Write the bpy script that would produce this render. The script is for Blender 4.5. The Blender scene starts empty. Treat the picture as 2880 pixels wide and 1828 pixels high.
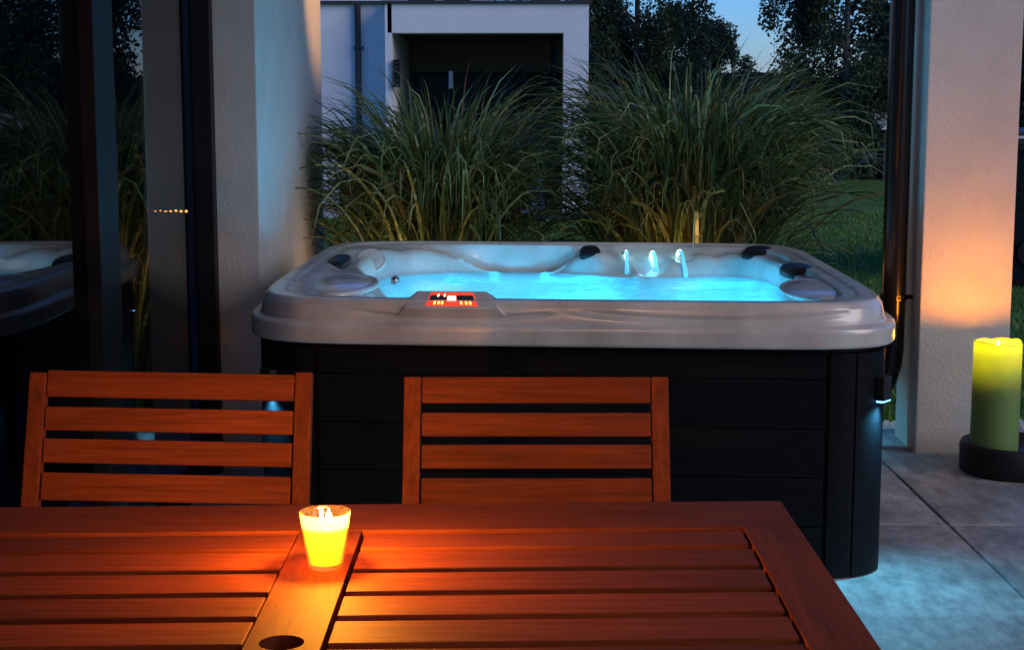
import bpy, bmesh, math, random
import numpy as np
from mathutils import Vector, Matrix
R = math.radians
scene = bpy.context.scene
col = scene.collection

# ------------------------------------------------------------------ camera
cd = bpy.data.cameras.new('camera'); cam = bpy.data.objects.new('camera', cd); col.objects.link(cam)
cam.location = (0, 0, 1.42); cam.rotation_euler = (R(90 - 7.93), 0, 0)
cd.sensor_width = 36; cd.lens = 4430 / 2880 * 36; cd.clip_start = .05; cd.clip_end = 500
scene.camera = cam
# ------------------------------------------------------------------ world (dusk sky), sun, exposure
w = bpy.data.worlds.new('World'); scene.world = w; w.use_nodes = True
nt = w.node_tree; nt.nodes.clear()
wo = nt.nodes.new('ShaderNodeOutputWorld'); bg = nt.nodes.new('ShaderNodeBackground')
sky = nt.nodes.new('ShaderNodeTexSky'); sky.sky_type = 'NISHITA'; sky.sun_disc = False
sky.sun_elevation = R(5.5); sky.sun_rotation = R(188); sky.altitude = 100; sky.ozone_density = 6.0; sky.air_density = 1.0; sky.dust_density = 0
tc = nt.nodes.new('ShaderNodeTexCoord'); mp = nt.nodes.new('ShaderNodeMapping'); mp.inputs['Scale'].default_value = (1, 1, 5)
nz = nt.nodes.new('ShaderNodeTexNoise'); nz.inputs['Scale'].default_value = 3.0; nz.inputs['Detail'].default_value = 5
cr = nt.nodes.new('ShaderNodeValToRGB'); cr.color_ramp.elements[0].position = .42; cr.color_ramp.elements[1].position = .72
cr.color_ramp.elements[0].color = (.84, .86, .92, 1); cr.color_ramp.elements[1].color = (1.16, 1.08, 1.02, 1)
mx = nt.nodes.new('ShaderNodeMix'); mx.data_type = 'RGBA'; mx.blend_type = 'MULTIPLY'; mx.inputs[0].default_value = 1
tint = nt.nodes.new('ShaderNodeMix'); tint.data_type = 'RGBA'; tint.blend_type = 'MULTIPLY'; tint.inputs[0].default_value = 1
tint.inputs[7].default_value = (1.06, .82, .98, 1)
nt.links.new(tc.outputs['Generated'], mp.inputs['Vector']); nt.links.new(mp.outputs[0], nz.inputs['Vector'])
nt.links.new(nz.outputs['Fac'], cr.inputs[0]); nt.links.new(sky.outputs[0], mx.inputs[6]); nt.links.new(cr.outputs[0], mx.inputs[7])
nt.links.new(mx.outputs[2], tint.inputs[6]); nt.links.new(tint.outputs[2], bg.inputs[0]); bg.inputs[1].default_value = .15
nt.links.new(bg.outputs[0], wo.inputs[0])
sd = bpy.data.lights.new('sun', 'SUN'); sun = bpy.data.objects.new('sun', sd); col.objects.link(sun)
sd.energy = .60; sd.angle = R(40); sd.color = (1, .90, .82)
sun.rotation_euler = Vector((-.78, .58, -.44)).to_track_quat('-Z', 'Y').to_euler()
scene.view_settings.view_transform = 'Standard'; scene.view_settings.look = 'None'
scene.view_settings.exposure = .9; scene.view_settings.gamma = 1; scene.view_settings.use_curve_mapping = False
random.seed(4); rng = np.random.default_rng(7)

# ------------------------------------------------------------------ materials
def newmat(name):
    m = bpy.data.materials.new(name); m.use_nodes = True
    return m, m.node_tree, m.node_tree.nodes['Principled BSDF']
def N(t, k, **kw):
    n = t.nodes.new(k)
    for a, b in kw.items(): setattr(n, a, b)
    return n
def noisecol(t, c1, c2, scale, detail=5, mscale=(1, 1, 1), lo=.35, hi=.65, rand=False, rough=.55):
    co = N(t, 'ShaderNodeTexCoord'); m = N(t, 'ShaderNodeMapping'); m.inputs['Scale'].default_value = mscale
    src = co.outputs['Object']
    if rand:
        oi = N(t, 'ShaderNodeObjectInfo'); ml = N(t, 'ShaderNodeMath', operation='MULTIPLY'); ml.inputs[1].default_value = 37
        t.links.new(oi.outputs['Random'], ml.inputs[0])
        ad = N(t, 'ShaderNodeVectorMath', operation='ADD'); t.links.new(src, ad.inputs[0]); t.links.new(ml.outputs[0], ad.inputs[1]); src = ad.outputs[0]
    t.links.new(src, m.inputs['Vector'])
    n = N(t, 'ShaderNodeTexNoise'); n.inputs['Scale'].default_value = scale; n.inputs['Detail'].default_value = detail; n.inputs['Roughness'].default_value = rough
    t.links.new(m.outputs[0], n.inputs['Vector'])
    r = N(t, 'ShaderNodeValToRGB'); r.color_ramp.elements[0].position = lo; r.color_ramp.elements[1].position = hi
    r.color_ramp.elements[0].color = (*c1, 1); r.color_ramp.elements[1].color = (*c2, 1)
    t.links.new(n.outputs['Fac'], r.inputs[0])
    return n, r, m
def bump(t, b, src, strength, dist=.01):
    bn = N(t, 'ShaderNodeBump'); bn.inputs['Strength'].default_value = strength; bn.inputs['Distance'].default_value = dist
    t.links.new(src, bn.inputs['Height']); t.links.new(bn.outputs[0], b.inputs['Normal']); return bn
def simple(name, c, rough=.5, metal=0, spec=.5, c2=None, scale=8, bs=0, bscale=80, coat=0, mscale=(1, 1, 1)):
    m, t, b = newmat(name)
    b.inputs['Roughness'].default_value = rough; b.inputs['Metallic'].default_value = metal; b.inputs['Specular IOR Level'].default_value = spec
    b.inputs['Coat Weight'].default_value = coat
    n, r, _ = noisecol(t, c, c2 or tuple(x * .8 for x in c), scale, mscale=mscale)
    t.links.new(r.outputs[0], b.inputs['Base Color'])
    if bs:
        n2, _, _ = noisecol(t, c, c, bscale); bump(t, b, n2.outputs['Fac'], bs, .004)
    return m
def wood(name, axis, c1, c2):
    m, t, b = newmat(name)
    s = [34, 34, 34]; s[axis] = 1.6
    n, r, mapn = noisecol(t, c1, c2, 2.6, 9, tuple(s), .28, .72, rand=True, rough=.72)
    n2, r2, _ = noisecol(t, (.82, .82, .82), (1.1, 1.1, 1.1), 2.0, 2, (1, 1, 1), .3, .7, rand=True)
    mm = N(t, 'ShaderNodeMix', data_type='RGBA', blend_type='MULTIPLY'); mm.inputs[0].default_value = 1
    t.links.new(r.outputs[0], mm.inputs[6]); t.links.new(r2.outputs[0], mm.inputs[7])
    oi = N(t, 'ShaderNodeObjectInfo'); mr = N(t, 'ShaderNodeMapRange'); mr.inputs['To Min'].default_value = .68; mr.inputs['To Max'].default_value = 1.25; t.links.new(oi.outputs['Random'], mr.inputs[0])
    m4 = N(t, 'ShaderNodeMix', data_type='RGBA', blend_type='MULTIPLY'); m4.inputs[0].default_value = 1
    t.links.new(mm.outputs[2], m4.inputs[6]); t.links.new(mr.outputs[0], m4.inputs[7]); t.links.new(m4.outputs[2], b.inputs['Base Color'])
    b.inputs['Roughness'].default_value = .68; b.inputs['Specular IOR Level'].default_value = .16
    bump(t, b, n.outputs['Fac'], .35, .002)
    return m
W1, W2 = (.085, .018, .006), (.27, .058, .013)
M = {}
M['wood_x'] = wood('oiled_wood_lengthwise', 0, W1, W2)
M['wood_y'] = wood('oiled_wood_across', 1, W1, W2)
M['wood_z'] = wood('oiled_wood_upright', 2, W1, W2)
M['stucco'] = simple('rough_white_stucco', (.62, .59, .56), .9, c2=(.56, .535, .505), scale=5, bs=.9, bscale=85)
M['house_white'] = simple('house_white_render', (.82, .83, .84), .9, c2=(.76, .77, .78), scale=2, bs=.3, bscale=60)
M['frame'] = simple('black_door_frame', (.008, .008, .009), .5, spec=.2, scale=20)
M['dark_room'] = simple('dim_room_wall', (.05, .045, .04), .9, scale=3)
M['curtain'] = simple('dark_curtain', (.02, .018, .018), .95, scale=3)
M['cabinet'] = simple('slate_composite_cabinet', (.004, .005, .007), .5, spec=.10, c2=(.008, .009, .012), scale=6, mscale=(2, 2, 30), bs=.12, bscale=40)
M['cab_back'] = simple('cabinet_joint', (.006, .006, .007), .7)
M['pipe'] = simple('black_painted_downpipe', (.012, .011, .011), .22, scale=20)
M['fascia'] = simple('anthracite_fascia', (.035, .038, .042), .5)
M['slab'] = None
M['soil'] = simple('dark_soil', (.03, .022, .015), .95, c2=(.05, .04, .03), scale=30)
M['gravel'] = simple('pale_gravel', (.42, .42, .42), .9, c2=(.25, .25, .26), scale=40)
M['bark'] = simple('tree_bark', (.09, .08, .07), .95, c2=(.03, .025, .02), scale=6)
M['birch'] = simple('birch_bark', (.16, .155, .145), .9, c2=(.04, .035, .03), scale=5, mscale=(1, 1, 4))
M['culm'] = simple('reddish_grass_culm', (.11, .045, .03), .8, c2=(.16, .09, .05), scale=20)
M['pillow'] = simple('black_headrest_vinyl', (.010, .009, .010), .42, spec=.3, scale=20)
M['chrome'] = simple('brushed_steel', (.55, .55, .57), .25, 1, scale=20)
M['candle_dish'] = simple('black_stone_dish', (.012, .012, .012), .6, scale=15, bs=.2, bscale=60)
M['brown_slats'] = simple('dark_brown_ceiling_boards', (.09, .065, .045), .7, scale=4, mscale=(1, 20, 1))
M['wick'] = simple('burnt_wick', (.01, .01, .01), .9)
M['water_stone'] = simple('white_pebble', (.6, .6, .58), .8, scale=20)

# concrete-look slabs
m, t, b = newmat('mottled_concrete_slab')
n, r, _ = noisecol(t, (.20, .20, .20), (.48, .48, .47), 2.4, 9, (1, 1, 1), .34, .68, rand=True, rough=.68)
n2, r2, _ = noisecol(t, (.6, .6, .61), (1.12, 1.12, 1.12), 9, 6, (1.8, .7, 1), .35, .6, rand=True, rough=.7)
mm = N(t, 'ShaderNodeMix', data_type='RGBA', blend_type='MULTIPLY'); mm.inputs[0].default_value = 1
t.links.new(r.outputs[0], mm.inputs[6]); t.links.new(r2.outputs[0], mm.inputs[7]); t.links.new(mm.outputs[2], b.inputs['Base Color'])
b.inputs['Roughness'].default_value = .62; bump(t, b, n2.outputs['Fac'], .3, .003); M['slab'] = m

# pearl acrylic
m, t, b = newmat('pearl_marbled_acrylic')
n, r, _ = noisecol(t, (.50, .465, .435), (.78, .735, .70), 5.5, 8, (1, 1.3, 1), .32, .68, rough=.6)
t.links.new(r.outputs[0], b.inputs['Base Color']); b.inputs['Roughness'].default_value = .27
b.inputs['Metallic'].default_value = .12; b.inputs['Coat Weight'].default_value = .5; b.inputs['Coat Roughness'].default_value = .12
M['acrylic'] = m
# lawn
m, t, b = newmat('mown_lawn')
n, r, _ = noisecol(t, (.065, .16, .014), (.12, .25, .028), 1.1, 8, (1, 1, 1), .3, .7, rough=.7)
n2, r2, _ = noisecol(t, (.7, .7, .7), (1.15, 1.15, 1.1), 60, 4)
mm = N(t, 'ShaderNodeMix', data_type='RGBA', blend_type='MULTIPLY'); mm.inputs[0].default_value = 1
t.links.new(r.outputs[0], mm.inputs[6]); t.links.new(r2.outputs[0], mm.inputs[7]); t.links.new(mm.outputs[2], b.inputs['Base Color'])
b.inputs['Roughness'].default_value = .9; bump(t, b, n2.outputs['Fac'], .8, .03); M['lawn'] = m
def leafmat(name, c1, c2, scale=3, tr=.35, rough=.55):
    m, t, b = newmat(name); out = t.nodes['Material Output']
    n, r, _ = noisecol(t, c1, c2, scale, 3, lo=.35, hi=.65)
    t.links.new(r.outputs[0], b.inputs['Base Color']); b.inputs['Roughness'].default_value = rough
    ts = N(t, 'ShaderNodeBsdfTranslucent'); t.links.new(r.outputs[0], ts.inputs[0])
    ms = N(t, 'ShaderNodeMixShader'); ms.inputs[0].default_value = tr
    t.links.new(b.outputs[0], ms.inputs[1]); t.links.new(ts.outputs[0], ms.inputs[2]); t.links.new(ms.outputs[0], out.inputs[0])
    return m
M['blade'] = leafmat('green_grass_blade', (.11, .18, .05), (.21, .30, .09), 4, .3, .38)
M['blade_dark'] = leafmat('dark_green_blade', (.045, .075, .026), (.09, .13, .04), 4, .2, .5)  # darker green tone, given to blades at random
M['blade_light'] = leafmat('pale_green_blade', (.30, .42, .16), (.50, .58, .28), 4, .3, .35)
M['band'] = leafmat('cream_blade_band', (.50, .52, .22), (.58, .58, .30), 4, .3, .4)
M['straw'] = leafmat('straw_coloured_blade', (.24, .20, .07), (.30, .22, .10), 4, .3, .45)
M['turf'] = leafmat('short_grass', (.08, .19, .018), (.14, .27, .04), 5, .2)
M['leaf_a'] = leafmat('dark_green_leaves', (.024, .046, .020), (.062, .098, .044), .9)
M['leaf_b'] = leafmat('bluish_green_leaves', (.022, .044, .028), (.050, .088, .054), .9)
M['leaf_c'] = leafmat('dim_needles', (.010, .022, .014), (.022, .042, .024), .7)
def thin_glass(name, tintc, f0=.04, top=.95, power=4, scatter=0):
    m, t, b = newmat(name); t.nodes.remove(b); out = t.nodes['Material Output']
    tr = N(t, 'ShaderNodeBsdfTransparent'); tr.inputs[0].default_value = (*tintc, 1)
    gl = N(t, 'ShaderNodeBsdfGlossy'); gl.inputs['Roughness'].default_value = .0
    lw = N(t, 'ShaderNodeLayerWeight'); lw.inputs['Blend'].default_value = .5
    pw = N(t, 'ShaderNodeMath', operation='POWER'); pw.inputs[1].default_value = power; t.links.new(lw.outputs['Facing'], pw.inputs[0])
    ml = N(t, 'ShaderNodeMath', operation='MULTIPLY_ADD'); ml.inputs[1].default_value = top - f0; ml.inputs[2].default_value = f0; t.links.new(pw.outputs[0], ml.inputs[0])
    ms = N(t, 'ShaderNodeMixShader'); t.links.new(ml.outputs[0], ms.inputs[0])
    t.links.new(tr.outputs[0], ms.inputs[1]); t.links.new(gl.outputs[0], ms.inputs[2]); t.links.new(ms.outputs[0], out.inputs[0])
    if scatter:
        tl = N(t, 'ShaderNodeBsdfTranslucent'); tl.inputs[0].default_value = (1, .95, .85, 1); m3 = N(t, 'ShaderNodeMixShader'); m3.inputs[0].default_value = scatter
        t.links.new(ms.outputs[0], m3.inputs[1]); t.links.new(tl.outputs[0], m3.inputs[2]); t.links.new(m3.outputs[0], out.inputs[0])
    return m
M['pane'] = thin_glass('window_pane_glass', (.5, .51, .53), .06, .40, 2.0)
M['jar'] = thin_glass('clear_tumbler_glass', (.98, .97, .94), .05, .8, 4, .07)
M['house_glass'] = simple('dark_house_glazing', (.006, .009, .010), .3, spec=.25, scale=1)
# bubbly lit water: scatters the light of the lamps beneath it
m, t, b = newmat('aerated_spa_water'); out = t.nodes['Material Output']
b.inputs['Base Color'].default_value = (.55, .72, .78, 1); b.inputs['Roughness'].default_value = .12; b.inputs['IOR'].default_value = 1.33
ts = N(t, 'ShaderNodeBsdfTranslucent'); ts.inputs[0].default_value = (.46, .72, .80, 1)
ms = N(t, 'ShaderNodeMixShader'); ms.inputs[0].default_value = .72
n, r, _ = noisecol(t, (.40, .40, .40), (.92, .92, .92), 9, 5, (1, 2.2, 1), .3, .7)
t.links.new(r.outputs[0], ms.inputs[0])
bump(t, b, n.outputs['Fac'], 1.0, .05)
t.links.new(b.outputs[0], ms.inputs[1]); t.links.new(ts.outputs[0], ms.inputs[2])
cl = N(t, 'ShaderNodeBsdfTransparent'); cl.inputs[0].default_value = (.75, .93, .97, 1); m2 = N(t, 'ShaderNodeMixShader'); m2.inputs[0].default_value = .7
nw, rw, _ = noisecol(t, (.55, .55, .55), (.98, .98, .98), 6, 6, (1, 1.8, 1), .3, .68, rough=.6); nw.inputs['Distortion'].default_value = 1.6; t.links.new(rw.outputs[0], m2.inputs[0])
t.links.new(ms.outputs[0], m2.inputs[1]); t.links.new(cl.outputs[0], m2.inputs[2]); t.links.new(m2.outputs[0], out.inputs[0]); M['water'] = m
def wax(name, c, tr=.5, clear=0):
    m, t, b = newmat(name); out = t.nodes['Material Output']
    b.inputs['Base Color'].default_value = (*c, 1); b.inputs['Roughness'].default_value = .4
    ts = N(t, 'ShaderNodeBsdfTranslucent'); ts.inputs[0].default_value = (*c, 1)
    ms = N(t, 'ShaderNodeMixShader'); ms.inputs[0].default_value = tr
    t.links.new(b.outputs[0], ms.inputs[1]); t.links.new(ts.outputs[0], ms.inputs[2]); t.links.new(ms.outputs[0], out.inputs[0])
    if clear:
        cl = N(t, 'ShaderNodeBsdfTransparent'); cl.inputs[0].default_value = (1, .86, .6, 1); m2 = N(t, 'ShaderNodeMixShader'); m2.inputs[0].default_value = clear
        t.links.new(ms.outputs[0], m2.inputs[1]); t.links.new(cl.outputs[0], m2.inputs[2]); t.links.new(m2.outputs[0], out.inputs[0])
    return m
M['green_wax'] = wax('lime_green_wax', (.32, .52, .17), .5)
M['yellow_wax'] = wax('pale_yellow_wax', (.80, .46, .06), .6, .35)
def emit(name, c, s):
    m, t, b = newmat(name); b.inputs['Base Color'].default_value = (*c, 1)
    b.inputs['Emission Color'].default_value = (*c, 1); b.inputs['Emission Strength'].default_value = s; b.inputs['Roughness'].default_value = .4
    return m
M['flame'] = emit('candle_flame', (1, .82, .42), 60)
M['led_blue'] = emit('blue_led_lens', (.12, .45, 1), 3)
M['led_cyan'] = emit('cyan_led_lens', (.15, .75, 1), 8)
M['red_panel'] = emit('red_backlit_panel', (1, .045, .02), .6)
M['amber'] = emit('amber_indicator', (1, .42, .05), 3.5)
M['dispwhite'] = emit('display_digits', (1, .62, .4), 2.2)
M['stream'] = emit('glowing_water_stream', (.10, .48, .72), .55)  # emission stands in for lamp light caught by the falling water
M['bulb'] = emit('warm_bulb', (1, .42, .08), 7)
M['streamhot'] = emit('glowing_nozzle_water', (.42, .95, 1), 3.2)  # stronger emission, imitating brightly lit water at the nozzle
M['button'] = simple('panel_buttons', (.02, .02, .05), .3)

# ------------------------------------------------------------------ mesh helpers
class MB:
    def __init__(s): s.v = []; s.f = []; s.mi = []
    def add(s, vs, fs, mi=0):
        o = len(s.v); s.v += [tuple(v) for v in vs]; s.f += [tuple(i + o for i in f) for f in fs]; s.mi += [mi] * len(fs); return s
    def box(s, a, b, mi=0):
        x0, y0, z0 = a; x1, y1, z1 = b
        return s.add([(x0, y0, z0), (x1, y0, z0), (x1, y1, z0), (x0, y1, z0), (x0, y0, z1), (x1, y0, z1), (x1, y1, z1), (x0, y1, z1)],
                     [(0, 3, 2, 1), (4, 5, 6, 7), (0, 1, 5, 4), (1, 2, 6, 5), (2, 3, 7, 6), (3, 0, 4, 7)], mi)
    def bar(s, p, q, w, h, mi=0, xdir=(1, 0, 0)):
        p, q = Vector(p), Vector(q); d = (q - p).normalized(); x = Vector(xdir); x = (x - d * x.dot(d)).normalized(); y = d.cross(x)
        vs = [c + x * (sx * w / 2) + y * (sy * h / 2) for c in (p, q) for sx, sy in ((-1, -1), (1, -1), (1, 1), (-1, 1))]
        return s.add(vs, [(3, 2, 1, 0), (4, 5, 6, 7), (0, 1, 5, 4), (1, 2, 6, 5), (2, 3, 7, 6), (3, 0, 4, 7)], mi)
    def tube(s, pts, rad, n=10, mi=0, cap=True):
        pts = [Vector(p) for p in pts]; rs = rad if isinstance(rad, (list, tuple)) else [rad] * len(pts)
        o = []; prev = None
        for i, p in enumerate(pts):
            d = (pts[min(i + 1, len(pts) - 1)] - pts[max(i - 1, 0)]).normalized()
            a = Vector((1, 0, 0)) if abs(d.x) < .8 else Vector((0, 1, 0))
            if prev is not None: a = prev
            x = (a - d * a.dot(d)).normalized(); prev = x; y = d.cross(x)
            o += [p + (x * math.cos(2 * math.pi * k / n) + y * math.sin(2 * math.pi * k / n)) * rs[i] for k in range(n)]
        f = [(i * n + k, i * n + (k + 1) % n, (i + 1) * n + (k + 1) % n, (i + 1) * n + k) for i in range(len(pts) - 1) for k in range(n)]
        if cap: f += [tuple(range(n))[::-1], tuple((len(pts) - 1) * n + k for k in range(n))]
        return s.add(o, f, mi)
    def lathe(s, prof, c=(0, 0, 0), n=32, mi=0, sx=1, sy=1):
        vs = [(c[0] + r * sx * math.cos(2 * math.pi * k / n), c[1] + r * sy * math.sin(2 * math.pi * k / n), c[2] + z) for r, z in prof for k in range(n)]
        f = [(i * n + k, i * n + (k + 1) % n, (i + 1) * n + (k + 1) % n, (i + 1) * n + k) for i in range(len(prof) - 1) for k in range(n)]
        return s.add(vs, f, mi)
    def build(s, name, mats, parent=None, bevel=0, smooth=False, loc=None, mat=None, seg=2):
        me = bpy.data.meshes.new(name); me.from_pydata([tuple(v) for v in s.v], [], s.f)
        if not isinstance(mats, (list, tuple)): mats = [mats]
        for mt in mats: me.materials.append(mt)
        me.polygons.foreach_set('material_index', s.mi)
        if mat is not None: me.transform(mat)
        if bevel:
            bm = bmesh.new(); bm.from_mesh(me)
            bmesh.ops.bevel(bm, geom=bm.edges[:], offset=bevel, segments=seg, affect='EDGES', profile=.6, clamp_overlap=True)
            bm.to_mesh(me); bm.free()
        if smooth: me.polygons.foreach_set('use_smooth', [True] * len(me.polygons))
        me.update()
        o = bpy.data.objects.new(name, me); col.objects.link(o)
        if loc: o.location = loc
        if parent: o.parent = parent
        return o
def npmesh(name, V, F, mats, parent=None, mi=None, smooth=False):
    me = bpy.data.meshes.new(name); me.from_pydata(V.tolist(), [], F.tolist())
    for mt in (mats if isinstance(mats, (list, tuple)) else [mats]): me.materials.append(mt)
    if mi is not None: me.polygons.foreach_set('material_index', mi)
    if smooth: me.polygons.foreach_set('use_smooth', [True] * len(me.polygons))
    o = bpy.data.objects.new(name, me); col.objects.link(o)
    if parent: o.parent = parent
    return o
def thing(name, label, cat, loc=(0, 0, 0), rz=0, group=None):
    o = bpy.data.objects.new(name, None); col.objects.link(o); o.empty_display_size = .1
    o.location = loc; o.rotation_euler = (0, 0, rz); o['label'] = label; o['category'] = cat
    if group: o['group'] = group
    return o
def tag(o, label, cat, group=None):
    o['label'] = label; o['category'] = cat
    if group: o['group'] = group
    return o
def struct(o): o['kind'] = 'structure'; return o
def stuff(o): o['kind'] = 'stuff'; return o
def lamp(name, kind, loc, energy, color, size=.02, parent=None, **kw):
    l = bpy.data.lights.new(name, kind); l.energy = energy; l.color = color
    if kind in ('POINT', 'SPOT'): l.shadow_soft_size = size
    for a, b_ in kw.items(): setattr(l, a, b_)
    o = bpy.data.objects.new(name, l); col.objects.link(o); o.location = loc
    if parent: o.parent = parent
    return o
def smooth01(x): x = np.clip(x, 0, 1); return x * x * (3 - 2 * x)

# ================================================================== THE SETTING
struct(MB().add([(-150, -60, -.09), (150, -60, -.09), (150, 300, -.09), (-150, 300, -.09)], [(0, 1, 2, 3)]).build('lawn_ground', M['lawn']))
# terrace base and slabs
tb = struct(MB().box((-1.6, -1.7, -.085), (4.4, 6.86, -.045)).build('terrace_paving', M['soil']))
xs = [-1.6, -.91, .29, 1.495, 2.695, 4.4]; ys = [-1.7, -1.1, .45, 2.05, 3.65, 5.245, 6.445, 6.86]
for i in range(5):
    for j in range(7):
        hz = random.uniform(-.0012, .0012)
        s = MB().box((xs[i] + .004, ys[j] + .004, -.045), (xs[i + 1] - .004, ys[j + 1] - .004, hz)).build('slab', M['slab'], tb, bevel=.003, seg=1)
# gravel strip behind the terrace
gs = struct(MB().box((-1.6, 6.861, -.089), (5.2, 7.16, -.03)).build('gravel_strip', M['gravel']))
V = []; F = []
for i in range(2600):
    x, y = random.uniform(1.3, 3.4), random.uniform(6.88, 7.15); r_ = random.uniform(.007, .016); z = -.03 + random.uniform(0, .008); a = random.random() * 3
    o = len(V)
    for k in range(4): V.append((x + r_ * math.cos(a + k * 1.57), y + r_ * math.sin(a + k * 1.57), z))
    V.append((x, y, z + r_ * .9)); F += [(o + k, o + (k + 1) % 4, o + 4) for k in range(4)]
stuff(npmesh('gravel_stones', np.array(V), np.array(F), M['water_stone'], gs))
# lawn tufts in the nearer part
n = 60000
yy = 7.2 + 15 * rng.random(n) ** 1.5; xx = rng.uniform(-.25, .33, n) * yy * 1.15 + .8
a = rng.uniform(0, 6.28, n); h = rng.uniform(.025, .055, n); ww = rng.uniform(.003, .006, n) * (1 + yy * .08)
lean = rng.uniform(-.02, .02, (n, 2))
V = np.zeros((n, 3, 3)); V[:, 0] = np.stack([xx - ww * np.cos(a), yy - ww * np.sin(a), np.full(n, -.09)], 1)
V[:, 1] = np.stack([xx + ww * np.cos(a), yy + ww * np.sin(a), np.full(n, -.09)], 1); V[:, 2] = np.stack([xx + lean[:, 0], yy + lean[:, 1], -.09 + h], 1)
stuff(npmesh('lawn_grass', V.reshape(-1, 3), np.arange(n * 3).reshape(-1, 3), M['turf']))

# own house: left glazing, walls, ceiling
ls = thing('stuccoed_pillar', 'white stuccoed wall end behind the left side of the hot tub, warm spotlight high on it', 'wall')
MB().box((-1.25, 6.07, -.05), (-.974, 8.15, 2.8)).build('wall_body', M['stucco'], ls, bevel=.006)
gd = thing('glass_sliding_door', 'tall black framed glass sliding doors at the far left mirroring tub and grass', 'glass door', (-1.19, 0, 0))
def gbox(name, a, b, mt, par, **k): return MB().box(a, b).build(name, mt, par, **k)
gbox('frame_post', (-.02, 5.99, 0), (.055, 6.068, 2.75), M['frame'], gd, bevel=.003)
gbox('frame_post', (-.012, 4.39, .06), (.04, 4.61, 2.69), M['frame'], gd, bevel=.003)
gbox('frame_post', (-.04, 1.9, .06), (.04, 2.02, 2.69), M['frame'], gd, bevel=.003)
gbox('bottom_rail', (-.04, -1.6, 0), (.035, 5.93, .06), M['frame'], gd)
gbox('top_rail', (-.04, -1.6, 2.69), (.035, 5.93, 2.75), M['frame'], gd)
for y0, y1 in ((4.61, 5.93), (2.02, 4.39), (-1.6, 1.9)): gbox('pane', (-.006, y0, .06), (0, y1, 2.69), M['pane'], gd)
# dim room behind the left glazing
rm = thing('dim_room', 'unlit room seen faintly through the sliding doors at far left', 'room', (-1.19, 0, 0))
gbox('back_wall', (-3.6, -1.6, 0), (-3.5, 8.2, 2.75), M['curtain'], rm)
gbox('end_wall', (-3.5, 8.0, 0), (-.09, 8.1, 2.75), M['curtain'], rm)
gbox('near_wall', (-3.5, -1.65, 0), (-.05, -1.6, 2.75), M['curtain'], rm)
gbox('room_floor', (-3.5, -1.6, -.04), (-.42, 8.0, 0), M['curtain'], rm)
fs_ = thing('fairy_light_string', 'short row of tiny amber lights glowing behind the left glass door', 'string lights', (0, 0, 0))
wr = [(-1.585 + .023 * i, 7.0, .955 + .002 * math.sin(i * 2)) for i in range(9)]
MB().tube(wr, .0008, 5).build('cable', M['wick'], fs_)
for i in range(8):
    br = .0035 + .0007 * i; MB().lathe([(0, -br), (br, 0), (0, br)], wr[i], 8).build('bulb', M['bulb'], fs_, smooth=True)
# ceiling over the terrace
cb = thing('terrace_roof', 'white flat terrace roof carried by the stuccoed pillars', 'roof')
gbox('soffit', (-1.7, -1.9, 2.8), (2.1, 8.2, 3.05), M['stucco'], cb)
# wall of the house behind the terrace, with an open doorway to a lit room
hw = thing('house_wall', 'white wall of the house behind the terrace with an open lit doorway', 'wall')
for a_, b_ in (((.25, -1.9, 0), (4.4, -1.65, 2.8)), ((-1.7, -1.9, 2.35), (.25, -1.65, 2.8)), ((-1.7, -1.9, 0), (-1.25, -1.65, 2.35))):
    gbox('wall_panel', a_, b_, M['stucco'], hw)
gbox('door_post', (0, -1.86, 0), (.25, -1.68, 2.35), M['frame'], hw); gbox('door_post', (-1.25, -1.86, 0), (-1.19, -1.68, 2.35), M['frame'], hw)
lr = thing('lit_room', 'warmly lit living room behind the open doorway', 'room')
wm = simple('warm_room_wall', (.62, .5, .38), .9)
gbox('back_wall', (-3.2, -5.6, 0), (3.2, -5.5, 2.7), wm, lr); gbox('side_wall', (-3.2, -5.5, 0), (-3.1, -1.9, 2.7), wm, lr)
gbox('side_wall', (3.1, -5.5, 0), (3.2, -1.9, 2.7), wm, lr); gbox('room_ceiling', (-3.2, -5.6, 2.7), (3.2, -1.9, 2.78), wm, lr)
gbox('room_floor', (-3.1, -5.5, -.05), (3.1, -1.9, -.002), simple('oak_floor', (.3, .17, .08), .5), lr)
pl = thing('ceiling_lamp', 'flat round warm ceiling lamp in the living room', 'lamp', (-.5, -3.3, 2.62))
MB().lathe([(.001, -.03), (.12, -.02), (.15, 0), (.15, .07), (.001, .078)], n=20).build('lamp_globe', emit('lamp_globe_glass', (1, .6, .32), 6), pl, smooth=True)
lamp('room_light', 'POINT', (0, 0, -.14), 27, (1, .52, .38), .1, pl)
# right-hand pillar
rp = thing('square_pillar', 'white stuccoed square pillar at the right, lit orange by the green candle', 'pillar')
gbox('pillar_shaft', (1.664, 6.37, -.02), (2.035, 6.72, 2.8), M['stucco'], rp, bevel=.006)
dp = thing('downpipe', 'black round downpipe with curved foot beside the right pillar', 'downpipe', (1.585, 6.5, 0))
pts = [(0, 0, 2.8), (0, 0, 2), (0, 0, 1), (0, 0, .42)] + [(-.16 * (1 - math.cos(R(a_))), 0, .42 - .16 * 1.6 * math.sin(R(a_))) for a_ in (15, 30, 45, 60, 75, 85)]
MB().tube(pts, [.05] * 10, 20).build('pipe', M['pipe'], dp, smooth=True)
MB().tube([(0, 0, .62), (0, 0, .645)], .056, 20).build('clamp', M['pipe'], dp)
MB().bar((.04, 0, .633), (.1, 0, .633), .02, .018, xdir=(0, 1, 0)).build('bracket', M['pipe'], dp)
for dx in (-.006, .012): MB().lathe([(0, -.004), (.004, 0), (0, .004)], (dx, -.058, .632), 8).build('screw', M['chrome'], dp)

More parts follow.
